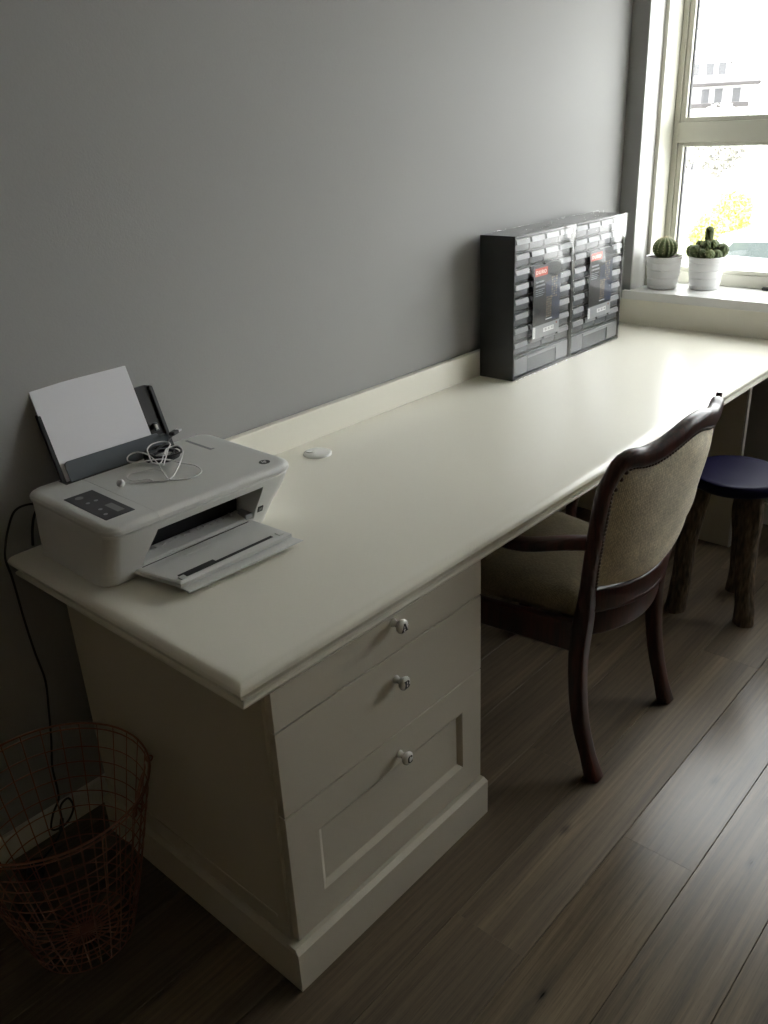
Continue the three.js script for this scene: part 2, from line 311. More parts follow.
// ------------------------------------------------------------------ cable cap on the worktop
{
  const t = thing('cable_cap', 'round white plastic cable cap set into the worktop beside the printer', 'cable cap', [0.115, TOP, -0.838]);
  part('cap', lathe([[0, 0.0075], [0.02, 0.0075], [0.033, 0.0068], [0.038, 0.0045], [0.0395, 0.0012], [0.0395, 0]], 48), M.knob, t);
  const s = part('slot_cover', new THREE.CylinderGeometry(0.0125, 0.0125, 0.002, 28), M.knob, t, [-0.018, 0.0078, 0.012]); s.scale.set(1, 1, 0.8);
}

// ------------------------------------------------------------------ printer
const PR = { x: 0.213, z: -0.279, a: -0.022, h: 0.955 };
{
  const t = thing('printer', 'white inkjet printer with open output tray on the near end of the worktop', 'printer', [PR.x, TOP + 0.0012, PR.z], PR.a); t.scale.y = PR.h;
  const X = 0.168, Z = 0.229, HT = 0.150;
  // per ring: height, inset at the front, back, near and far side
  const ring = (y, f, b, n, d, r = 0.034) => rrect(-X + b, X - f, -Z - 0.011 + d, Z - n, r, y, 8);
  const shell = loft([[0, 0.053, 0.014, 0.002, 0.052], [0.003, 0.049, 0.010, -0.002, 0.048], [0.05, 0.034, 0.006, 0.000, 0.030], [0.10, 0.012, 0.004, 0.003, 0.010], [0.124, 0.004, 0.003, 0.003, 0.004], [0.128, 0.005, 0.0045, 0.0045, 0.005], [0.128, 0.012, 0.012, 0.012, 0.012], [0.128, 0.02, 0.02, 0.02, 0.02]].map((a) => ring(...a)), true, 0.5);
  const sh = new THREE.Shape([[-0.148, 0.026], [0.142, 0.026], [0.152, 0.110], [-0.118, 0.110]].map(([a, b]) => new THREE.Vector2(a, b)));
  const cutG = new THREE.ExtrudeGeometry(sh, { depth: 0.25, bevelEnabled: false }); cutG.rotateY(Math.PI / 2); cutG.translate(-0.03, 0, 0);
  const ev = new Evaluator(); const A = new Brush(mergeVertices(shell)), B = new Brush(cutG); A.updateMatrixWorld(); B.updateMatrixWorld();
  const body = ev.evaluate(A, B, SUBTRACTION); part('body', boxUV(toCreasedNormals(body.geometry, 0.5)), M.printer, t);
  // lid: the control section near the camera and the scanner lid beyond it, a fine gap between them
  const lidRings = [[0.1295, 0.004], [0.1315, 0.0008], [0.134, 0], [0.1405, 0], [0.145, 0.0022], [0.1482, 0.0065], [HT, 0.014], [HT, 0.019], [HT, 0.026]].map(([y, o]) => ring(y, o, o, o, o));
  const lid = new Brush(mergeVertices(loft(lidRings, true, 0.9))); lid.updateMatrixWorld();
  const gapZ = 0.116;
  const cutBox = (z0, z1) => { const b = new Brush(bx(-0.3, 0.3, 0, 0.3, z0, z1)); b.updateMatrixWorld(); return b; };
  part('scanner_lid', boxUV(toCreasedNormals(ev.evaluate(lid, cutBox(gapZ - 0.0004, 0.4), SUBTRACTION).geometry, 0.5)), M.printerLid, t);
  part('control_section', boxUV(toCreasedNormals(ev.evaluate(lid, cutBox(-0.4, gapZ + 0.0004), SUBTRACTION).geometry, 0.5)), M.printerLid, t);
  const cp = part('control_panel', bx(-0.046, 0.118, HT - 0.0004, HT + 0.001, 0.136, 0.201, 0.0007), M.blackGloss, t);
  part('display', bx(0.050, 0.100, HT + 0.0008, HT + 0.0014, 0.148, 0.164), M.lcd, cp);
  part('button', at(new THREE.CylinderGeometry(0.0085, 0.0085, 0.0012, 24), -0.024, HT + 0.0012, 0.178), M.lcd, cp);
  for (const [x, z] of [[0.014, 0.162], [0.014, 0.180], [0.062, 0.180], [0.092, 0.186]]) part('button', at(new THREE.CylinderGeometry(0.0042, 0.0042, 0.001, 16), x, HT + 0.0012, z), M.printerGrey, cp);
  // slot line in the lid behind, by the paper feed
  part('lid_slot', [bx(-0.143, -0.043, HT - 0.0004, HT + 0.0004, -0.173, -0.166), bx(-0.047, -0.041, HT - 0.0004, HT + 0.0004, -0.178, -0.1665)], M.printerGrey, t);
  // round emblem with two slanted letters on the lid corner
  {
    const ex = 0.124, ez = -0.190, ey = HT;
    part('emblem', at(new THREE.CylinderGeometry(0.0125, 0.0125, 0.0008, 36), ex, ey + 0.0002, ez), M.ink, t);
    const seg = (a, b, c, d) => sweep([V(ex + a, ey + 0.0008, ez + b), V(ex + c, ey + 0.0008, ez + d)], 0.0015, 0.0005, V(0, 1, 0), 1, 0.05);
    part('emblem_letters', [seg(-0.009, 0.0025, 0.004, 0.0062), seg(-0.0015, 0.0048, -0.0025, 0.0010), seg(-0.0025, 0.0010, 0.0035, 0.0028), seg(-0.004, -0.0015, 0.009, 0.0022), seg(-0.004, -0.0015, -0.0055, -0.0055), seg(-0.0055, -0.0055, 0.0012, -0.0038), seg(0.0012, -0.0038, 0.0032, 0.0004)], M.printerLid, t);
  }
  // black inside of the output bay, with white jagged ribs along its foot
  part('inner_bay', [bx(0.060, 0.064, 0.028, 0.109, -0.150, 0.140), bx(0.064, 0.132, 0.1065, 0.1105, -0.150, 0.117), bx(0.064, 0.10, 0.04, 0.108, 0.117, 0.121)], M.blackPlastic, t);
  const rampShape = new THREE.Shape([[0.124, 0.0262], [0.120, 0.030], [0.088, 0.037], [0.085, 0.0262]].map(([a, b]) => new THREE.Vector2(a, b)));
  const rg = new THREE.ExtrudeGeometry(rampShape, { depth: 0.278, bevelEnabled: false }); rg.translate(0, 0, -0.140); part('output_ramp', boxUV(rg), M.printer, t);
  for (let k = 0; k < 15; k++) { const z = 0.130 - k * 0.0178, h = 0.006 * hash(k, 2, 4); part('rib', bx(0.085, 0.092 + 0.004 * hash(k, 4, 4), 0.030, 0.036 + h * 1.3, z - 0.0075 * (0.5 + hash(k, 7, 1)), z, 0.001), M.printer, t); }
  part('corner_latch', bx(0.085, 0.125, 0.0262, 0.040, -0.141, -0.122, 0.002), M.printerGrey, t);
  // small label on the far front column
  const lab = part('model_label', new THREE.BoxGeometry(0.0015, 0.016, 0.014), M.blackPlastic, t, [0.1335, 0.046, -0.157]); lab.rotation.z = -0.40;
  part('label_print', bx(0.0006, 0.0012, -0.004, 0.004, -0.004, 0.004), M.lcd, lab);
  // output tray
  const trayRing = (y, o) => [V(0.118 + o, y, -0.140 + o), V(0.118 + o, y, 0.165 - o), V(0.252 - o * 2, y + 0.004, 0.142 - o), V(0.252 - o * 2, y + 0.004, -0.142 + o)];
  const tray = part('output_tray', loft([trayRing(0.010, 0.004), trayRing(0.012, 0), trayRing(0.020, 0), trayRing(0.0225, 0.004)], true, 0.3), M.printerLid, t);
  part('tray_extension', loft([[0.006, 0.003], [0.0078, 0], [0.0098, 0.001], [0.0106, 0.004]].map(([y, o]) => [V(0.165, y + 0.002, -0.134 + o), V(0.165, y + 0.002, 0.140 - o), V(0.272 - o, y + 0.003, 0.140 - o), V(0.278 - o, y + 0.003, -0.152 + o)]), true, 0.3), M.printerLid, tray);
  part('tray_slot', [bx(0.227, 0.237, 0.0255, 0.0264, -0.105, 0.130, 0.0004), bx(0.217, 0.228, 0.0255, 0.0264, 0.04, 0.126, 0.0004)], M.blackPlastic, tray);
  part('tray_hinge_gap', bx(0.1245, 0.128, 0.0226, 0.0233, -0.125, 0.148), M.blackPlastic, tray);
  part('tray_grip', bx(0.146, 0.156, 0.0225, 0.0248, -0.005, 0.062, 0.0012), M.printer, tray);
  for (const z of [-0.130, 0.118]) part('tray_tab', bx(0.227, 0.244, 0.025, 0.0285, z, z + 0.014, 0.001), M.printer, tray);
  // paper support leaning back: plates in the leaning plane with round top corners
  const slab = (y0, y1, z0, z1, th, off, r) => {
    const w = z1 - z0, h = y1 - y0, s = new THREE.Shape(); s.moveTo(0, 0); s.lineTo(w, 0); s.lineTo(w, h - r); s.quadraticCurveTo(w, h, w - r, h); s.lineTo(r, h); s.quadraticCurveTo(0, h, 0, h - r); s.lineTo(0, 0);
    const g = new THREE.ExtrudeGeometry(s, { depth: th, bevelEnabled: true, bevelThickness: 0.0006, bevelSize: 0.0006, bevelSegments: 1, curveSegments: 5 });
    g.rotateY(Math.PI / 2); g.applyMatrix4(new THREE.Matrix4().makeShear(0, 0, -0.4, 0, 0, 0)); g.translate(-0.131 + off - (y0 - 0.15) * 0.4, y0, z1); return boxUV(g);
  };
  const sup = part('paper_support', slab(0.145, 0.297, -0.128, 0.154, 0.005, -0.012, 0.014), M.blackPlastic, t);
  for (const [a, b] of [[0.148, 0.155], [-0.129, -0.122]]) part('support_edge', slab(0.145, 0.295, a, b, 0.010, -0.010, 0.003), M.blackPlastic, sup);
  part('width_guide', slab(0.151, 0.184, -0.118, -0.098, 0.012, -0.006, 0.002), M.flap, sup); part('guide_rail', slab(0.196, 0.212, -0.108, -0.098, 0.006, -0.006, 0.002), M.flap, sup);
  part('guide_tab', slab(0.200, 0.210, -0.104, -0.0995, 0.002, 0.0015, 0.001), M.printerLid, sup);
  part('paper_flap', slab(0.151, 0.192, -0.098, 0.140, 0.002, 0.004, 0.010), M.flap, t);
  part('feed_slot', bx(-0.150, -0.118, HT - 0.001, HT + 0.0004, -0.128, 0.156, 0.0005), M.blackPlastic, t);
  // paper in the feed
  const ps = part('paper_stack', slab(0.1515, 0.351, -0.082, 0.152, 0.0025, -0.003, 0.0005), M.paper);
  ps.position.set(PR.x, TOP + 0.0012, PR.z); ps.rotation.y = PR.a; ps.scale.y = PR.h; ps.name = numbered('paper_stack'); tag(ps, 'sheets of plain white paper standing in the printer feed', 'paper');
}
// black cable coil and white earphones lying on the printer
{
  const t = thing('usb_cable', 'coiled black cable with metal plug lying on the white printer', 'cable', [0.134, 0.8968, -0.346]);
  const pts = []; for (let k = 0; k <= 150; k++) { const a = k / 150 * Math.PI * 2 * 6.3, w = Math.sin(a * 0.37) * 0.004 - 0.016 * (0.5 + 0.5 * Math.sin(k * 0.13)); pts.push(V((0.043 + w + 0.003 * Math.sin(k)) * Math.cos(a), 0.004 + 0.0019 * (k / 25) + 0.0012 * Math.sin(a * 1.7), (0.041 + w) * Math.sin(a))); }
  const last = pts[pts.length - 1]; pts.push(V(last.x * 0.5 - 0.02, 0.024, -0.03), V(-0.035, 0.032, -0.055));
  part('cord', tube(pts, 0.0024, 520, 7), M.rubber, t);
  const tie = part('cable_tie', at(new RoundedBoxGeometry(0.018, 0.022, 0.012, 2, 0.003), -0.006, 0.0115, 0.037), M.rubber, t); tie.rotation.y = 0;
  const plug = part('plug_grip', new RoundedBoxGeometry(0.030, 0.009, 0.015, 2, 0.003), M.rubber, t, [-0.040, 0.0345, -0.062]); plug.rotation.set(0, 0.95, 0.1, 'YXZ');
  const tip = part('plug_tip', bx(-0.034, -0.014, -0.0025, 0.0025, -0.006, 0.006, 0.0006), M.steel, plug); tip.position.set(0, 0, 0); plug.rotation.y = -1.0; 
  const e = thing('earphones', 'white wired earphones tangled on top of the printer', 'earphones', [0.024, 0.0098, 0.018]);
  const y = 0.8872;
  const p1 = [[0.176, 0, -0.214], [0.17, 0, -0.222], [0.192, 0, -0.242], [0.214, 0, -0.264], [0.198, 0.002, -0.263], [0.176, 0.001, -0.239], [0.146, 0, -0.243], [0.133, 0, -0.262], [0.138, 0, -0.28], [0.153, 0.002, -0.299], [0.175, 0.003, -0.308], [0.21, 0.002, -0.298], [0.232, 0, -0.291], [0.258, 0, -0.312], [0.263, 0, -0.338], [0.252, 0, -0.361], [0.215, 0.001, -0.374], [0.178, 0.004, -0.361], [0.155, 0.014, -0.339], [0.140, 0.018, -0.308], [0.130, 0.018, -0.288], [0.112, 0.02, -0.274], [0.092, 0.022, -0.284], [0.085, 0.024, -0.298], [0.092, 0.026, -0.311], [0.118, 0.024, -0.318], [0.150, 0.014, -0.318], [0.178, 0.004, -0.310], [0.215, 0.002, -0.294]].map(([a, b, c]) => V(a, y + b, c));
  part('cable', tube(p1, 0.0016, 260, 6), M.whiteCable, e);
  const p2 = [[0.222, 0, -0.268], [0.232, 0, -0.280], [0.226, 0, -0.302], [0.206, 0.004, -0.330], [0.178, 0.012, -0.364], [0.150, 0.020, -0.390], [0.128, 0.024, -0.393], [0.125, 0.025, -0.368], [0.142, 0.022, -0.345], [0.165, 0.014, -0.318], [0.160, 0.017, -0.304], [0.124, 0.025, -0.318], [0.092, 0.027, -0.338], [0.078, 0.028, -0.362], [0.086, 0.028, -0.385], [0.110, 0.027, -0.386], [0.128, 0.026, -0.368], [0.150, 0.020, -0.346], [0.174, 0.010, -0.319]].map(([a, b, c]) => V(a, y + b, c));
  part('cable', tube(p2, 0.0016, 220, 6), M.whiteCable, e);
  part('splitter', sweep([V(0.212, y + 0.0008, -0.258), V(0.226, y + 0.0008, -0.272)], 0.0045, 0.004, V(0, 1, 0), 2, 0.5), M.whiteCable, e);
  part('jack_sleeve', sweep([V(0.146, y + 0.0225, -0.342), V(0.134, y + 0.025, -0.358)], 0.0048, 0.0048, V(0, 1, 0), 2, 0.5), M.whiteCable, e);
  const bud = lathe([[0, -0.009], [0.004, -0.0085], [0.0075, -0.005], [0.0088, 0], [0.008, 0.004], [0.0055, 0.007], [0, 0.008]], 22); bud.rotateX(1.1); bud.rotateY(0.5);
  part('earbud', at(bud, 0.180, y + 0.0075, -0.207), M.whiteCable, e);
  part('earbud_stem', tube([V(0.176, y + 0.006, -0.209), V(0.171, y + 0.002, -0.217), V(0.172, y + 0.0012, -0.223)], 0.0022, 8, 8), M.whiteCable, e);
}
// power cord from the printer down the wall
{
  const t = thing('power_cord', 'thin black power cord hanging down the wall behind the wire basket', 'cord', [0, 0, 0]);
  part('cord', tube([V(0.026, 0.842, -0.10), V(0.015, 0.850, -0.068), V(0.012, 0.845, -0.040), V(0.010, 0.808, -0.016), V(0.009, 0.772, -0.002), V(0.009, 0.745, 0.004), V(0.009, 0.70, 0.000), V(0.010, 0.59, -0.003), V(0.011, 0.50, -0.008), V(0.012, 0.42, -0.015), V(0.012, 0.34, -0.006), V(0.014, 0.26, 0.006), V(0.022, 0.196, 0.022), V(0.028, 0.13, 0.026), V(0.03, 0.105, 0.030), V(0.034, 0.075, 0.054), V(0.034, 0.035, 0.064), V(0.036, 0.03, 0.030), V(0.034, 0.06, 0.002), V(0.030, 0.092, 0.008), V(0.032, 0.085, 0.030), V(0.036, 0.03, 0.040), V(0.05, 0.006, 0.075), V(0.075, 0.004, 0.13)], 0.0026, 300, 8), M.rubber, t);
  part('cord', tube([V(0.028, 0.835, -0.125), V(0.014, 0.842, -0.100), V(0.010, 0.82, -0.080), V(0.010, 0.79, -0.068), V(0.012, 0.7535, -0.060)], 0.003, 40, 8), M.rubber, t);
  part('cable_tie', sweep([V(0.0355, 0.05, 0.036), V(0.0365, 0.02, 0.046)], 0.009, 0.008, V(1, 0, 0), 2, 0.4), M.rubber, t);
  const p = part('plug', new RoundedBoxGeometry(0.05, 0.032, 0.036, 3, 0.009), M.rubber, t, [0.098, 0.016, 0.145]); p.rotation.y = -0.6;
}

// ------------------------------------------------------------------ two small-parts cabinets in clear wrap
function labelTexture() {
  const c = document.createElement('canvas'); c.width = 256; c.height = 512; const g = c.getContext('2d');
  g.fillStyle = '#0c0e11'; g.fillRect(0, 0, 256, 512);
  g.fillStyle = '#2a2d30'; g.fillRect(0, 0, 256, 70);
  g.fillStyle = '#071b3a'; g.beginPath(); g.moveTo(118, 130); g.lineTo(256, 90); g.lineTo(256, 410); g.lineTo(118, 410); g.closePath(); g.fill();
  g.fillStyle = '#12151a'; g.fillRect(118, 240, 60, 170);
  g.fillStyle = '#c8452f'; g.fillRect(14, 18, 116, 56); g.fillStyle = '#f6e6dc'; g.font = 'bold 36px sans-serif'; g.fillText('DURO', 19, 60);
  g.fillStyle = '#c9ccd0'; g.font = 'bold 22px sans-serif'; g.fillText('Sorteer', 20, 120); g.fillText('cassette', 20, 146);
  g.fillStyle = '#8f959b'; for (let k = 0; k < 4; k++) g.fillRect(20, 164 + k * 14, 84 - (k % 2) * 14, 5);
  // drawings of small hardware, in rows
  for (let r = 0; r < 9; r++) for (let k = 0; k < 3; k++) { g.fillStyle = ['#8d7a63', '#a39580', '#6f675c', '#57606a'][(r + k * 2) % 4]; g.fillRect(172 + k * 20, 100 + r * 17, 13, 9); }
  for (let r = 0; r < 9; r++) for (let k = 0; k < 3; k++) { g.fillStyle = ['#8a7050', '#6d6252', '#9a8a72'][(r + k) % 3]; g.fillRect(126 + k * 18, 232 + r * 17, 12, 9); }
  g.fillStyle = '#cfd2d4'; g.fillRect(122, 388, 62, 8);
  g.fillStyle = '#8b8e90'; g.fillRect(0, 420, 256, 92); g.fillStyle = '#e9eaea'; g.fillRect(104, 450, 100, 30); g.fillRect(6, 428, 20, 76);
  g.fillStyle = '#5b5e60'; for (let k = 0; k < 12; k++) g.fillRect(110 + k * 8, 454, 2 + (k * 7 % 4), 20); for (let k = 0; k < 8; k++) g.fillRect(9, 434 + k * 8, 13, 3);
  g.fillStyle = '#7a2f24'; g.fillRect(224, 432, 12, 14);
  const t = new THREE.CanvasTexture(c); t.colorSpace = THREE.SRGBColorSpace; return t;
}
{
  const labelMat = std({ map: labelTexture(), roughness: 0.35 });
  const W = 0.368, H = 0.470, X0 = -0.072, X1 = 0.068;
  function makeBox() {
    const t = thing('storage_cabinet', '', 'storage box', [0, 0, 0], 0, 'small parts cabinets in clear wrap');
    const e = 0.006;
    part('housing', [bx(X0, X1 - 0.004, 0, e, -W / 2, W / 2, 0.001), bx(X0, X1 - 0.004, H - e, H, -W / 2, W / 2, 0.001), bx(X0, X1 - 0.004, e, H - e, -W / 2, -W / 2 + e, 0.001), bx(X0, X1 - 0.004, e, H - e, W / 2 - e, W / 2, 0.001), bx(X0, X0 + e, e, H - e, -W / 2 + e, W / 2 - e)], M.shell, t);
    // grid between the drawers
    const grid = [], rows = 8, cols = 4, y1 = H - e, yB = 0.082, rh = (y1 - yB) / rows, cw = (W - 2 * e) / cols;
    for (let r = 0; r <= rows; r++) grid.push(bx(X0 + e, X1 - 0.012, yB + r * rh - 0.0022, yB + r * rh + 0.0022, -W / 2 + e, W / 2 - e));
    for (let k = 1; k < cols; k++) grid.push(bx(X0 + e, X1 - 0.0125, yB, y1, -W / 2 + e + k * cw - 0.002, -W / 2 + e + k * cw + 0.002));
    part('divider_grid', grid, M.shell, t);
    const w = cw - 0.007, h = rh - 0.007, fx = X1 - 0.008;
    const drawerG = mergeGeometries([bx(fx - 0.010, fx - 0.004, -h / 2, h / 2, -w / 2, w / 2, 0.001), bx(fx - 0.07, fx - 0.01, -h / 2, -h / 2 + 0.002, -w / 2, w / 2)].map((g) => { for (const k of Object.keys(g.attributes)) if (!['position', 'normal', 'uv'].includes(k)) g.deleteAttribute(k); return g; }));
    // lip: slanted finger pull across the upper half of the front
    const ls = new THREE.Shape([[fx - 0.004, h * 0.47], [fx + 0.001, h * 0.44], [fx + 0.0035, h * 0.04], [fx - 0.004, h * 0.08]].map(([a, b]) => new THREE.Vector2(a, b)));
    const lipG = new THREE.ExtrudeGeometry(ls, { depth: w * 0.92, bevelEnabled: false }); lipG.translate(0, 0, -w * 0.46); boxUV(lipG);
    for (let r = 0; r < rows; r++) for (let k = 0; k < cols; k++) {
      const d = part('drawer', drawerG, M.drawerDark, t, [0, yB + (r + 0.5) * rh, -W / 2 + e + (k + 0.5) * cw]); part('drawer_lip', lipG, M.drawerLip, d);
    }
    // wide drawers at the bottom
    const bw = W - 2 * e - 0.006, bh = yB - e - 0.008;
    const d = part('drawer', bx(fx - 0.010, fx - 0.003, e + 0.003, e + 0.003 + bh, -bw / 2, bw / 2, 0.001), M.drawerDark, t);
    part('drawer_lip', [bx(fx - 0.004, fx + 0.001, e + 0.008, e + bh - 0.004, -bw / 2 + 0.004, -bw * 0.27, 0.001), bx(fx - 0.004, fx + 0.001, e + 0.008, e + bh - 0.004, bw * 0.27, bw / 2 - 0.004, 0.001), bx(fx - 0.004, fx + 0.003, e + bh - 0.014, e + bh - 0.003, -bw * 0.27, bw * 0.27, 0.001)], M.drawerLip, d);
    // printed card in front of the middle columns
    const lz0 = -0.095, lz1 = 0.076, ly0 = 0.118, ly1 = 0.362, g = new THREE.BoxGeometry(0.001, ly1 - ly0, lz1 - lz0); g.translate(X1 - 0.0005, (ly0 + ly1) / 2, (lz0 + lz1) / 2);
    part('printed_card', g, labelMat, t);
    // shrink film all round, pulled slightly loose at the top
    const filmG = loft([[-0.0006, 0.0022], [0.0006, 0.0012], [H * 0.5, 0.0012], [H, 0.0014], [H + 0.0012, 0.0022]].map(([y, o]) => rrect(X0 - o, X1 + o + 0.001, -W / 2 - o * 0.5, W / 2 + o * 0.5, 0.002, y, 2)), true, 0.4);
    part('clear_wrap', filmG, M.film, t);
    for (const [cx, cz, s] of [[-0.01, -0.10, 1], [0.03, 0.06, 0.7], [-0.03, -0.15, 0.8]]) {
      const n = 9, pos = []; for (let i = 0; i <= n; i++) { const a = i / n; pos.push(V(cx + 0.012 * s * Math.sin(i * 2.3), H + 0.003 + 0.007 * s * Math.sin(a * Math.PI) * (0.5 + hash(i, 3, 5)), cz + (a - 0.5) * 0.09 * s)); }
      part('wrap_fold', sweep(pos, (q) => 0.002 + 0.016 * s * Math.sin(q * Math.PI), 0.0012, V(0, 1, 0), 16, 0.4), M.film, t);
    }
    return t;
  }
  const a = makeBox(); a.position.set(0.1005, TOP + 0.001, -1.898); a.rotation.y = 0.0; a.userData.label = 'shrink-wrapped small parts cabinet nearer the printer, black side showing';
  const b = a.clone(); b.name = numbered('storage_cabinet'); scene.add(b); b.position.set(0.1005, TOP + 0.001, -2.270); b.rotation.y = 0.0; b.userData = { ...a.userData, label: 'shrink-wrapped small parts cabinet nearer the window, beside the cactus pots' };
}

// ------------------------------------------------------------------ cacti on the sill
function pot(t) {
  const h = 0.130, prof = []; prof.push([0, 0], [0.054, 0], [0.0575, 0.003]);
  for (let k = 0; k <= 40; k++) { const y = 0.005 + (h - 0.008) * k / 40, r = 0.058 + 0.0155 * (y / h), band = Math.abs(((y / h * 4.2) % 1) - 0.5) < 0.09 ? -0.0018 : 0; prof.push([r + band, y]); }
  prof.push([0.0735, h], [0.0705, h], [0.069, h - 0.014], [0, h - 0.014]);
  part('pot', lathe(prof, 48), M.pot, t);
  const s = new THREE.CylinderGeometry(0.0685, 0.0685, 0.004, 32, 1); part('soil', at(s, 0, h - 0.008, 0), M.soil, t);
}
function cactusBall(r, ry, ribs, depth, seg = 60) {
  const g = new THREE.SphereGeometry(1, seg, 26), p = g.attributes.position;
  for (let i = 0; i < p.count; i++) { const x = p.getX(i), y = p.getY(i), z = p.getZ(i), a = Math.atan2(z, x), rad = Math.hypot(x, z), k = 1 - depth * rad * (0.5 - 0.5 * Math.cos(a * ribs)); p.setXYZ(i, x * r * k, y * ry, z * r * k); }
  g.computeVertexNormals(); return g;
}
function spines(list, len, out) { for (const [p, n] of list) for (let k = 0; k < 3; k++) { const d = n.clone().add(V(rr(-0.6, 0.6), rr(-0.3, 0.6), rr(-0.6, 0.6))).normalize(), g = new THREE.ConeGeometry(0.0006, len, 3); g.translate(0, len / 2, 0); g.applyQuaternion(new THREE.Quaternion().setFromUnitVectors(V(0, 1, 0), d)); g.translate(p.x, p.y, p.z); out.push(g); } }
{
  const t = thing('potted_cactus', 'round ribbed cactus in a white pot, nearer the grey wall', 'cactus', [0.165, 0.8885, -2.815], 0.4, 'white cactus pots on the window sill'); pot(t);
  const b = cactusBall(0.050, 0.042, 15, 0.16, 90); part('cactus_body', at(b, 0, 0.160, 0), M.cactus, t);
  const list = [], out = []; for (let k = 0; k < 15; k++) for (let j = 1; j < 9; j++) { const a = k / 15 * Math.PI * 2, e = -0.5 + j * 0.24, n = V(Math.cos(a) * Math.cos(e), Math.sin(e), Math.sin(a) * Math.cos(e)); list.push([V(n.x * 0.0495, 0.158 + n.y * 0.0415, n.z * 0.0495), n]); }
  spines(list, 0.012, out); tag(part('spines', out, M.spine, t), null, null, null, 'stuff');
}
{
  const t = thing('potted_cactus', 'clustered cactus with a tall middle stem in a white pot by the window', 'cactus', [0.318, 0.8885, -2.878], 1.0, 'white cactus pots on the window sill'); pot(t);
  const out = [];
  const add = (x, y, z, r, ry, m, tilt = 0, dir = 0) => {
    const g = cactusBall(r, ry, 9, 0.12, 36); { const p = g.attributes.position; for (let i = 0; i < p.count; i++) { const k = 1 + 0.10 * Math.sin(Math.atan2(p.getZ(i), p.getX(i)) * 8) * Math.sin(p.getY(i) / ry * 9); p.setXYZ(i, p.getX(i) * k, p.getY(i), p.getZ(i) * k); } g.computeVertexNormals(); } g.rotateZ(tilt); g.rotateY(dir); part('stem', at(g, x, y, z), m, t);
    const list = []; for (let k = 0; k < 14; k++) { const a = k * 2.4, e = -0.3 + 1.7 * (k / 14), n = V(Math.cos(a) * Math.cos(e), Math.sin(e), Math.sin(a) * Math.cos(e)); list.push([V(x + n.x * r * 0.95, y + n.y * ry * 0.95, z + n.z * r * 0.95), n]); } spines(list, 0.008, out);
  };
  { const g = new THREE.CapsuleGeometry(0.0165, 0.085, 8, 24, 20), p = g.attributes.position; for (let i = 0; i < p.count; i++) { const k = 1 + 0.10 * Math.sin(Math.atan2(p.getZ(i), p.getX(i)) * 7 + p.getY(i) * 120) * Math.sin(p.getY(i) * 520); p.setXYZ(i, p.getX(i) * k, p.getY(i), p.getZ(i) * k); } g.computeVertexNormals(); part('stem', at(g, 0, 0.186, 0), M.cactus, t); const list = []; for (let k = 0; k < 60; k++) { const a = k * 2.4, n = V(Math.cos(a), 0.3, Math.sin(a)).normalize(); list.push([V(n.x * 0.0165, 0.145 + k * 0.0016, n.z * 0.0165), n]); } spines(list, 0.006, out); }
  add(0, 0.14, 0, 0.03, 0.03, M.cactus);
  for (let k = 0; k < 11; k++) { const a = k / 11 * Math.PI * 2 + 0.3, r = 0.048 + 0.010 * hash(k, 1, 3), s = 0.018 + 0.007 * hash(k, 2, 3); add(Math.cos(a) * r, 0.132 + 0.022 * hash(k, 3, 3), Math.sin(a) * r, s, s * 1.15, k % 3 ? M.cactus : M.cactusPale, -0.5, -a); }
  for (let k = 0; k < 8; k++) { const a = k / 8 * Math.PI * 2, r = 0.020 + 0.014 * hash(k, 9, 3), s = 0.0165 + 0.005 * hash(k, 6, 3); add(Math.cos(a) * r, 0.150 + 0.026 * hash(k, 8, 3), Math.sin(a) * r, s, s * 1.25, k % 4 ? M.cactus : M.cactusPale); }
  tag(part('spines', out, M.spine, t), null, null, null, 'stuff');
}
{
  const t = thing('pen', 'black pen lying on the window sill at the right edge', 'pen', [0.60, 0.8885, -2.935], -0.02);
  const g = lathe([[0, -0.07], [0.0055, -0.068], [0.0065, -0.06], [0.0065, 0.045], [0.005, 0.052], [0.0022, 0.066], [0, 0.07]], 16); g.rotateZ(-Math.PI / 2); part('barrel', at(g, 0, 0.0066, 0), M.rubber, t);
  part('clip', bx(-0.066, -0.025, 0.0125, 0.0140, -0.0015, 0.0015, 0.0004), M.blackGloss, t);
}

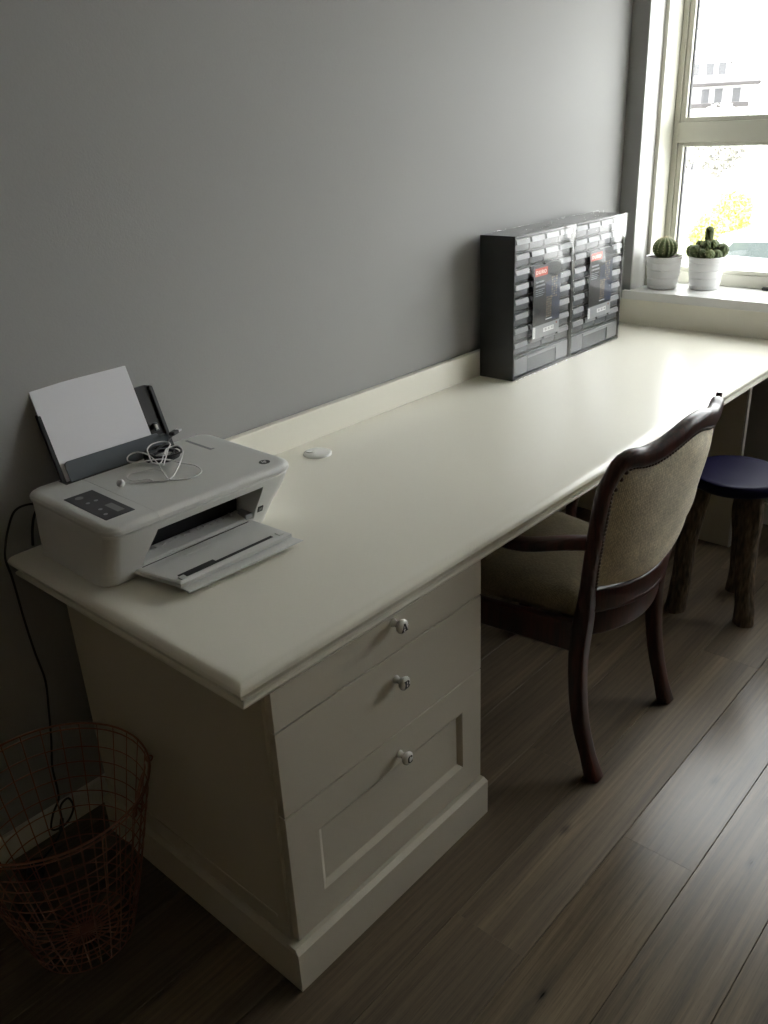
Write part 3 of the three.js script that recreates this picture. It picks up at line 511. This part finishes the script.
// ------------------------------------------------------------------ armchair
{
  const OX = 0.69, OZ = -1.155;
  const t = thing('armchair', 'dark mahogany armchair with cream upholstered back pushed under the desk', 'chair', [OX, 0, OZ]);
  const P = (x, y, z) => V(x - OX, y, z - OZ), mz = (p) => V(p.x, p.y, -p.z);
  const hw = (y) => { const k = [[0.40, 0.200], [0.47, 0.207], [0.54, 0.228], [0.62, 0.248], [0.72, 0.264], [0.82, 0.276], [0.90, 0.280], [1.0, 0.275]]; for (let i = 0; i < k.length - 1; i++) if (y <= k[i + 1][0]) { const f = Math.max(0, (y - k[i][0]) / (k[i + 1][0] - k[i][0])); return k[i][1] + (k[i + 1][1] - k[i][1]) * (f * f * (3 - 2 * f) * 0.4 + f * 0.6); } return 0.27; };
  const BX = (s, y) => 0.886 + (y - 0.45) * 0.175 + 0.055 * (1 - s * s);
  const yTop = (s) => { const a = Math.abs(s); const base = 0.902 + 0.038 * Math.exp(-Math.pow(a / 0.42, 2)) + 0.012 * Math.exp(-Math.pow((a - 0.86) / 0.16, 2)); return base - 0.065 * Math.pow(Math.max(0, (a - 0.84) / 0.16), 2.2); };
  // back frame: posts and camel-back top rail in one run
  const run = []; const postY = [0.47, 0.52, 0.58, 0.65, 0.72, 0.79];
  for (const y of postY) run.push(P(BX(1, y), y, OZ + hw(y)));
  for (const s of [1, 0.97, 0.90, 0.8, 0.68, 0.5, 0.3, 0.12, -0.12, -0.3, -0.5, -0.68, -0.8, -0.90, -0.97, -1]) { const y = yTop(s) - 0.016; run.push(P(BX(s, y), y, OZ + s * (hw(y) - 0.002))); }
  for (const y of postY.slice().reverse()) run.push(P(BX(-1, y), y, OZ - hw(y)));
  part('back_frame', sweep(run, (q) => 0.034 + 0.012 * Math.exp(-Math.pow((q - 0.5) / 0.2, 4)), 0.032, V(1, 0, 0), 110, 0.42), M.wood, t);
  // upholstered back
  const yB = (s) => 0.532 + 0.024 * s * s, N = 44, K = 36, pos = [], idx = [], uv = [];
  const sheet = (sgn) => { const o = pos.length / 3; for (let i = 0; i <= N; i++) for (let j = 0; j <= K; j++) {
    const s = -1 + 2 * i / N, v = j / K, yt = yTop(s) - 0.036, yb = yB(s), y = yb + (yt - yb) * v, w = hw(y) - 0.020, pad = (1 - Math.pow(Math.abs(s), 6)) * (1 - Math.pow(Math.abs(2 * v - 1), 6));
    let off = sgn * (0.004 + (sgn > 0 ? 0.020 : 0.034) * pad); if (sgn > 0) { const d = (v - (0.20 - 0.20 * s)) * 12; off += (-0.006 * Math.exp(-d * d * 2) + 0.004 * Math.exp(-(d - 0.9) * (d - 0.9) * 2)) * Math.max(0, Math.min(1, (0.35 - s) * 1.6)) * pad; }
    const q = P(BX(s, y) + off, y, OZ + s * w); pos.push(q.x, q.y, q.z); uv.push(q.z, q.y);
  } return o; };
  const o1 = sheet(1), o2 = sheet(-1), id = (o, i, j) => o + i * (K + 1) + j;
  for (let i = 0; i < N; i++) for (let j = 0; j < K; j++) { idx.push(id(o1, i, j), id(o1, i, j + 1), id(o1, i + 1, j), id(o1, i + 1, j), id(o1, i, j + 1), id(o1, i + 1, j + 1)); idx.push(id(o2, i, j), id(o2, i + 1, j), id(o2, i, j + 1), id(o2, i + 1, j), id(o2, i + 1, j + 1), id(o2, i, j + 1)); }
  for (let i = 0; i < N; i++) for (const j of [0, K]) idx.push(id(o1, i, j), id(o1, i + 1, j), id(o2, i, j), id(o1, i + 1, j), id(o2, i + 1, j), id(o2, i, j));
  for (let j = 0; j < K; j++) for (const i of [0, N]) idx.push(id(o1, i, j), id(o2, i, j), id(o1, i, j + 1), id(o1, i, j + 1), id(o2, i, j), id(o2, i, j + 1));
  const g = new THREE.BufferGeometry(); g.setAttribute('position', new THREE.Float32BufferAttribute(pos, 3)); g.setAttribute('uv', new THREE.Float32BufferAttribute(uv, 2)); g.setIndex(idx); g.computeVertexNormals();
  part('backrest', g, M.cloth, t);
  // nails along the edge of the cloth
  const nails = []; const nail = (s, y) => { const w = hw(y) - 0.017; const n = new THREE.SphereGeometry(0.0055, 7, 5); const q = P(BX(s, y) + 0.0115, y, OZ + s * w); n.translate(q.x, q.y, q.z); nails.push(n); };
  for (const sg of [-1, 1]) for (let y = 0.55; y < 0.83; y += 0.0105) nail(sg, y);
  for (let k = 0; k <= 56; k++) { const s = -0.97 + 1.94 * k / 56; nail(s, yTop(s) - 0.037); }
  tag(part('nail_trim', nails, M.nail, t), 'row of small dark upholstery nails', null, null, 'stuff');
  // lower back rail with a raised moulding
  const rail = (y, dx, w, h) => { const p = []; for (let k = 0; k <= 12; k++) { const s = 1 - k / 6; p.push(P(BX(s, y) + dx, y + 0.012 * s * s, OZ + s * (hw(y) - 0.006))); } return sweep(p, w, h, V(0, 1, 0), 30, 0.3); };
  part('back_rail', [rail(0.500, 0, 0.024, 0.062), rail(0.435, -0.006, 0.026, 0.085)], M.wood, t);
  part('rail_moulding', rail(0.474, 0.010, 0.016, 0.013), M.wood, t);
  // rear legs
  const rear = [P(BX(1, 0.56), 0.56, OZ + hw(0.56)), P(BX(1, 0.49), 0.49, OZ + hw(0.49)), P(0.882, 0.42, -0.950), P(0.880, 0.31, -0.946), P(0.895, 0.17, -0.944), P(0.924, 0.06, -0.946), P(0.944, 0.0, -0.948)];
  const legG = (p) => sweep(p, (q) => 0.030 + 0.017 * Math.min(1, q / 0.22) - 0.016 * q + (q > 0.88 ? (q - 0.88) * 0.06 : 0), (q) => 0.028 + 0.020 * Math.min(1, q / 0.22) - 0.016 * q + (q > 0.88 ? (q - 0.88) * 0.08 : 0), V(0, 0, 1), 26, 0.2);
  const cutFoot = (gg) => { const p = gg.attributes.position; for (let i = 0; i < p.count; i++) if (p.getY(i) < 0.0012) p.setY(i, 0.0006); return gg; };
  part('leg', cutFoot(legG(rear)), M.wood, t); part('leg', cutFoot(legG(rear.map(mz))), M.wood, t);
  const front = [P(0.440, 0.41, -0.900), P(0.425, 0.33, -0.890), P(0.430, 0.18, -0.895), P(0.425, 0.06, -0.893), P(0.412, 0.0, -0.888)];
  part('leg', cutFoot(legG(front)), M.wood, t); part('leg', cutFoot(legG(front.map(mz))), M.wood, t);
  // seat rails and seat
  const side = [P(0.878, 0.407, -0.945), P(0.66, 0.405, -0.915), P(0.44, 0.405, -0.890)];
  part('seat_rail', sweep(side, 0.028, (q) => 0.088 - 0.016 * Math.sin(q * Math.PI), V(0, 1, 0), 12, 0.2), M.wood, t);
  part('seat_rail', sweep(side.map(mz), 0.028, (q) => 0.088 - 0.016 * Math.sin(q * Math.PI), V(0, 1, 0), 12, 0.2), M.wood, t);
  part('seat_rail', sweep([P(0.44, 0.405, -0.885), P(0.425, 0.405, -1.155), P(0.44, 0.405, -1.425)], 0.03, 0.08, V(0, 1, 0), 12, 0.2), M.wood, t);
  const seatRing = (y, o) => { const r = [], nn = 14, c = [[0.878 - o, -0.965 - o], [0.428 + o, -0.900 - o], [0.428 + o, -1.410 + o], [0.878 - o, -1.345 + o]]; for (let k = 0; k < 4; k++) { const A = c[k], Bq = c[(k + 1) % 4]; for (let j = 0; j < nn; j++) { const f = j / nn; r.push(P(A[0] + (Bq[0] - A[0]) * f, y, A[1] + (Bq[1] - A[1]) * f)); } } return r.reverse(); };
  const cx = 0.65 - OX; const rings = [[0.44, 0.004], [0.46, -0.004], [0.478, -0.002], [0.494, 0.010], [0.505, 0.03], [0.514, 0.07], [0.520, 0.12], [0.523, 0.17]].map(([y, o]) => seatRing(y, o));
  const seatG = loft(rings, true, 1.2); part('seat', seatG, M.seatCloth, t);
  // arms
  const arm = [P(0.928, 0.694, -0.900), P(0.86, 0.682, -0.880), P(0.77, 0.660, -0.862), P(0.69, 0.656, -0.860), P(0.62, 0.664, -0.872), P(0.585, 0.658, -0.882)];
  const post = [P(0.630, 0.635, -0.866), P(0.590, 0.57, -0.868), P(0.570, 0.50, -0.880), P(0.580, 0.40, -0.893)];
  for (const f of [(p) => p, mz]) {
    part('armrest', sweep(arm.map(f), (q) => 0.034 + 0.014 * Math.sin(q * Math.PI), (q) => 0.034 - 0.008 * Math.sin(q * Math.PI), V(0, 1, 0), 26, 0.42), M.wood, t);
    part('arm_post', sweep(post.map(f), 0.028, 0.032, V(0, 0, 1), 16, 0.35), M.wood, t);
  }
  // torn shred on the far corner of the top rail
  const y = yTop(-0.95) + 0.004, c0 = P(BX(-0.98, y), y - 0.006, OZ - 0.276);
  part('corner_chip', sweep([c0.clone().add(V(0, -0.012, 0.004)), c0.clone().add(V(0.002, 0.010, -0.002)), c0.clone().add(V(0.000, 0.030, -0.010))], (q) => 0.030 * (1 - q * 0.6), 0.014, V(1, 0, 0), 6, 0.3), M.wood, t);
}

// ------------------------------------------------------------------ stool
{
  const cx = 0.857, cz = -1.97, t = thing('stool', 'low stool with round dark blue seat and rough branch legs', 'stool', [cx, 0, cz]);
  part('seat', lathe([[0, 0.460], [0.125, 0.460], [0.142, 0.463], [0.149, 0.472], [0.150, 0.490], [0.147, 0.498], [0.140, 0.502], [0.128, 0.5025], [0.06, 0.4995], [0, 0.4985]], 64), M.stoolBlue, t);
  [[0.098, 0.055, 1], [-0.116, 0.110, 2], [0.0, -0.140, 3]].forEach(([x, z, s]) => {
    const rings = [], n = 18, m = 22;
    for (let i = 0; i <= m; i++) { const q = i / m, y = 0.462 * (1 - q), r0 = 0.027 + 0.005 * fbm(q * 5, s, 3, 2) + 0.003 * q, px = x * (0.70 + 0.30 * q) + 0.006 * Math.sin(q * 7 + s), pz = z * (0.70 + 0.30 * q) + 0.006 * Math.cos(q * 6 + s), ring = [];
      for (let k = 0; k < n; k++) { const a = -k / n * Math.PI * 2, r = r0 * (1 + 0.16 * (vnoise(k * 0.9 + 20, q * 6, s * 7) - 0.5)); ring.push(V(px + r * Math.cos(a), y, pz + r * Math.sin(a))); } rings.push(ring); }
    const g = loft(rings.reverse(), true, 1.0, 0.2); part('leg', g, M.bark, t);
  });
}

// ------------------------------------------------------------------ wire basket
{
  const t = thing('wire_basket', 'tapered copper wire basket on the floor beside the drawer cabinet', 'basket', [0.332, 0, 0.158]);
  const Hb = 0.405, R = (y) => 0.102 + (0.197 - 0.102) * Math.pow(y / Hb, 0.9), ringAt = (y, rad, w) => at(new THREE.TorusGeometry(rad, w, 6, 64).rotateX(Math.PI / 2), 0, y, 0);
  part('rim', ringAt(Hb, R(Hb), 0.0024), M.copper, t); part('rim', ringAt(Hb - 0.012, R(Hb - 0.012), 0.0016), M.copper, t);
  for (let k = 0; k < 11; k++) { const y = 0.006 + k * 0.0345; part('ring', ringAt(y, R(y), 0.0013), M.copper, t); }
  for (let k = 0; k < 30; k++) { const a = k / 30 * Math.PI * 2, c = Math.cos(a), s = Math.sin(a), w = (y) => V(R(y) * c * 0.992, y, R(y) * s * 0.992); part('upright_wire', tube([w(0.003), w(0.10), w(0.20), w(0.30), w(Hb)], 0.0013, 10, 5), M.copper, t); }
  for (let k = 0; k < 15; k++) { const a = k / 15 * Math.PI, c = Math.cos(a) * 0.102, s = Math.sin(a) * 0.102; part('base_wire', tube([V(-c, 0.004, -s), V(0, 0.006, 0), V(c, 0.004, s)], 0.0016, 4, 5), M.copper, t); }
  for (const r of [0.035, 0.07]) part('base_ring', ringAt(0.006, r, 0.0017), M.copper, t);
  for (const a0 of [-0.85, -0.85 + Math.PI]) {
    const pts = []; for (let k = 0; k < 18; k++) { const q = k / 18 * Math.PI * 2, a = a0 + 0.36 * Math.cos(q), y = Hb - 0.038 - 0.040 * Math.sin(q), r = R(Hb) - 0.010 - 0.022 * (0.5 - 0.5 * Math.sin(q)) * 0 - 0.03 * Math.max(0, Math.sin(q)); pts.push(V(r * Math.cos(a), y, r * Math.sin(a))); }
    part('handle', tube(pts, 0.0024, 60, 6, true), M.copper, t);
    for (const da of [-0.36, 0.36]) part('handle_eye', (() => { const g = new THREE.TorusGeometry(0.007, 0.0018, 6, 18); g.rotateY(-a0 - da); return at(g, (R(Hb) + 0.002) * Math.cos(a0 + da), Hb - 0.016, (R(Hb) + 0.002) * Math.sin(a0 + da)); })(), M.copper, t);
  }
}

// ------------------------------------------------------------------ beyond the window
{
  const render = std({ color: lin(0.80, 0.79, 0.77), roughness: 0.9 }), roof = std({ color: lin(0.24, 0.23, 0.23), roughness: 0.9 }), dark = std({ color: lin(0.08, 0.08, 0.085), roughness: 0.2 }), trim = std({ color: lin(0.45, 0.45, 0.45), roughness: 0.6 }), darkWood = std({ color: lin(0.06, 0.055, 0.055), roughness: 0.8 });
  // house: local x to the right along the front, z towards the viewer
  const h = thing('house', 'detached house with dormer and balcony across the street', 'house', [-18.95, GY, -43.3], 0.38);
  part('wall', bx(-4.5, 4.0, 0, 4.9, -6, 0), render, h);
  const hip = (x0, x1, z0, z1, y0, y1, ins) => loft([[V(x0, y0 - 0.12, z0), V(x0, y0 - 0.12, z1), V(x1, y0 - 0.12, z1), V(x1, y0 - 0.12, z0)], [V(x0, y0, z0), V(x0, y0, z1), V(x1, y0, z1), V(x1, y0, z0)], [V(x0 + ins, y1, (z0 + z1) / 2 - 0.05), V(x0 + ins, y1, (z0 + z1) / 2 + 0.05), V(x1 - ins, y1, (z0 + z1) / 2 + 0.05), V(x1 - ins, y1, (z0 + z1) / 2 - 0.05)]], true, 0.1);
  part('roof', hip(-4.8, 4.35, -6.4, 0.45, 4.92, 6.3, 2.0), roof, h);
  part('gutter', bx(-4.8, 4.35, 4.78, 4.93, 0.40, 0.52, 0.03), darkWood, h);
  const dm = part('dormer', bx(1.0, 2.9, 4.95, 5.95, -2.2, -0.5), render, h); part('dormer_roof', bx(0.85, 3.05, 5.95, 6.05, -2.3, -0.35), trim, dm);
  for (const x of [1.2, 1.85, 2.4]) part('dormer_window', bx(x, x + 0.35, 5.15, 5.8, -0.52, -0.47), dark, dm);
  part('balcony', [bx(0.3, 3.9, 3.85, 4.0, 0, 0.9), bx(0.3, 3.9, 4.0, 4.06, 0.85, 0.9)], darkWood, h);
  for (const x of [0.7, 1.7, 2.3, 3.1]) { const w = part('window', bx(x, x + 0.45, 4.02, 4.72, -0.02, 0.05), trim, h); part('pane', bx(x + 0.05, x + 0.40, 4.07, 4.67, 0.03, 0.06), dark, w); }
  for (const x of [-2.2, 0.8, 2.4]) { const w = part('window', bx(x, x + 1.0, 1.0, 2.4, -0.02, 0.05), trim, h); part('pane', bx(x + 0.08, x + 0.92, 1.08, 2.32, 0.03, 0.06), dark, w); }
  part('chimney', bx(-1.0, -0.4, 5.8, 7.0, -3.4, -2.8), roof, h);
  const h2 = thing('house', 'low house with brown roof further right behind the trees', 'house', [-8.6, GY, -33.0], 0.3);
  part('wall', bx(-1.2, 6, 0, 2.7, -6, 0), render, h2); part('roof', hip(-1.5, 6.4, -6.3, 0.4, 2.72, 4.25, 1.4), std({ color: lin(0.12, 0.06, 0.045), roughness: 0.9 }), h2);
  for (const x of [-0.4, 1.6]) { const w = part('window', bx(x, x + 1.1, 0.9, 2.2, -0.02, 0.05), trim, h2); part('pane', bx(x + 0.08, x + 1.02, 0.98, 2.12, 0.03, 0.06), dark, w); }
  // shrubs and trees built from leaves
  const leafy = (t, cx, cy, cz, rx, ry, n, size, mat, name = 'foliage') => {
    const pos = [], nor = []; for (let k = 0; k < n; k++) {
      const u = rnd() * 2 - 1, a = rnd() * 6.2832, q = 0.72 + 0.3 * rnd(), s = Math.sqrt(1 - u * u), lump = 1 + 0.25 * Math.sin(a * 3 + u * 5) * 0.6, p = V(cx + rx * q * lump * s * Math.cos(a), cy + ry * q * u, cz + rx * q * lump * s * Math.sin(a));
      const A = V(rr(-1, 1), rr(-1, 1), rr(-1, 1)).normalize(), Bv = A.clone().cross(V(rr(-1, 1), rr(-1, 1), rr(-1, 1))).normalize();
      const p0 = p.clone().addScaledVector(A, size), p1 = p.clone().addScaledVector(Bv, size * 0.45), p2 = p.clone().addScaledVector(A, -size), p3 = p.clone().addScaledVector(Bv, -size * 0.45), nn = A.clone().cross(Bv);
      for (const v of [p0, p1, p2, p0, p2, p3]) { pos.push(v.x, v.y, v.z); nor.push(nn.x, nn.y, nn.z); }
    }
    const g = new THREE.BufferGeometry(); g.setAttribute('position', new THREE.Float32BufferAttribute(pos, 3)); g.setAttribute('normal', new THREE.Float32BufferAttribute(nor, 3));
    return tag(part(name, g, mat, t), null, null, null, 'stuff');
  };
  const yellow = std({ color: lin(0.70, 0.67, 0.24), roughness: 0.9, side: THREE.DoubleSide }), green = std({ color: lin(0.50, 0.52, 0.30), roughness: 0.9, side: THREE.DoubleSide }), grey = std({ color: lin(0.55, 0.54, 0.50), roughness: 0.9, side: THREE.DoubleSide }), bark = std({ color: lin(0.40, 0.37, 0.33), roughness: 1 });
  const shrub = (x, z, r, hh, label) => { const t = thing('shrub', label, 'shrub', [x, GY, z], 0, 'yellow shrubs outside'); part('stem', at(new THREE.CylinderGeometry(0.04, 0.06, hh * 0.7, 8), 0, hh * 0.35, 0), bark, t); leafy(t, 0, hh * 0.55, 0, r, hh * 0.45, 2600, 0.075, yellow); };
  shrub(-8.9, -27.4, 0.58, 1.55, 'yellow green shrub outside, right of the taller cactus stem'); shrub(-8.45, -24.6, 0.5, 1.15, 'lower yellow green shrub outside, straight above the taller cactus');
  const tree = (x, z, r, hh, mat, label) => { const t = thing('tree', label, 'tree', [x, GY, z], 0, 'trees across the street'); part('trunk', at(new THREE.CylinderGeometry(0.08, 0.14, hh * 0.7, 8), 0, hh * 0.35, 0), bark, t); leafy(t, 0, hh * 0.68, 0, r, hh * 0.34, 2200, 0.14, mat); };
  tree(-13.2, -36.4, 1.1, 3.9, grey, 'grey bare looking tree to the right of the far house'); tree(-10.4, -40.5, 1.4, 5.4, green, 'green tree at the right edge of the upper window pane'); tree(-15.9, -38.5, 0.7, 3.2, grey, 'small grey tree in front of the far house balcony');
  // parked cars
  const paint = phy({ color: lin(0.70, 0.71, 0.72), roughness: 0.3, clearcoat: 0.6 }), paint2 = phy({ color: lin(0.10, 0.11, 0.15), roughness: 0.3, clearcoat: 0.6 }), tyre = std({ color: lin(0.02, 0.02, 0.02), roughness: 0.9 }), carGlass = std({ color: lin(0.05, 0.065, 0.062), roughness: 0.08 }), lamp = std({ color: lin(0.5, 0.12, 0.08), roughness: 0.2 });
  const car = (pos, turn, pm, label) => {
    const t = thing('car', label, 'car', pos, turn, 'parked cars outside');
    const ext = (pts, d, b) => { const s = new THREE.Shape(pts.map(([a, c]) => new THREE.Vector2(a, c))); const g = new THREE.ExtrudeGeometry(s, { depth: d - 2 * b, bevelEnabled: true, bevelSize: b, bevelThickness: b, bevelSegments: 3 }); g.translate(0, 0, -d / 2 + b); return g; };
    part('body', ext([[-2.0, 0.28], [2.0, 0.28], [2.05, 0.55], [1.95, 0.78], [1.1, 0.92], [-1.7, 0.95], [-1.98, 0.88], [-2.05, 0.55]], 1.7, 0.08), pm, t);
    part('cabin', ext([[-1.85, 0.93], [1.05, 0.93], [0.45, 1.36], [0.1, 1.43], [-1.0, 1.44], [-1.55, 1.34]], 1.46, 0.10), pm, t);
    for (const sd of [-1, 1]) {
      const win = (pts) => { const s = new THREE.Shape(pts.map(([a, c]) => new THREE.Vector2(a, c))); const g = new THREE.ExtrudeGeometry(s, { depth: 0.02, bevelEnabled: false }); g.translate(0, 0, sd * 0.735 - 0.01); return g; };
      part('side_window', win([[-0.38, 0.97], [0.82, 0.97], [0.38, 1.29], [-0.38, 1.34]]), carGlass, t); part('side_window', win([[-1.55, 0.97], [-0.46, 0.97], [-0.46, 1.34], [-1.3, 1.30]]), carGlass, t);
      part('handle', bx(-0.35, -0.15, 0.82, 0.86, sd * 0.85 - 0.02, sd * 0.85 + 0.02, 0.01), tyre, t); part('tail_lamp', bx(-2.06, -1.85, 0.70, 0.90, sd * 0.7 - 0.12, sd * 0.7 + 0.12, 0.03), lamp, t);
      for (const x of [-1.25, 1.3]) { const w = new THREE.TorusGeometry(0.25, 0.09, 10, 24); part('tyre', at(w, x, 0.335, sd * 0.78), tyre, t); const hub = new THREE.CylinderGeometry(0.19, 0.19, 0.12, 20); hub.rotateX(Math.PI / 2); part('hub', at(hub, x, 0.335, sd * 0.78), M.steel, t); }
    }
    part('windscreen', (() => { const g = new THREE.BoxGeometry(0.02, 0.50, 1.2); g.rotateZ(0.95); return at(g, 0.80, 1.16, 0); })(), carGlass, t);
  };
  car([-4.0, GY, -18.9], -0.05, paint, 'silver car parked outside below the window, nearest the pane'); car([-5.9, GY, -29.2], 0.25, paint2, 'dark blue car parked farther off at the right edge');
}

renderer.render(scene, camera);
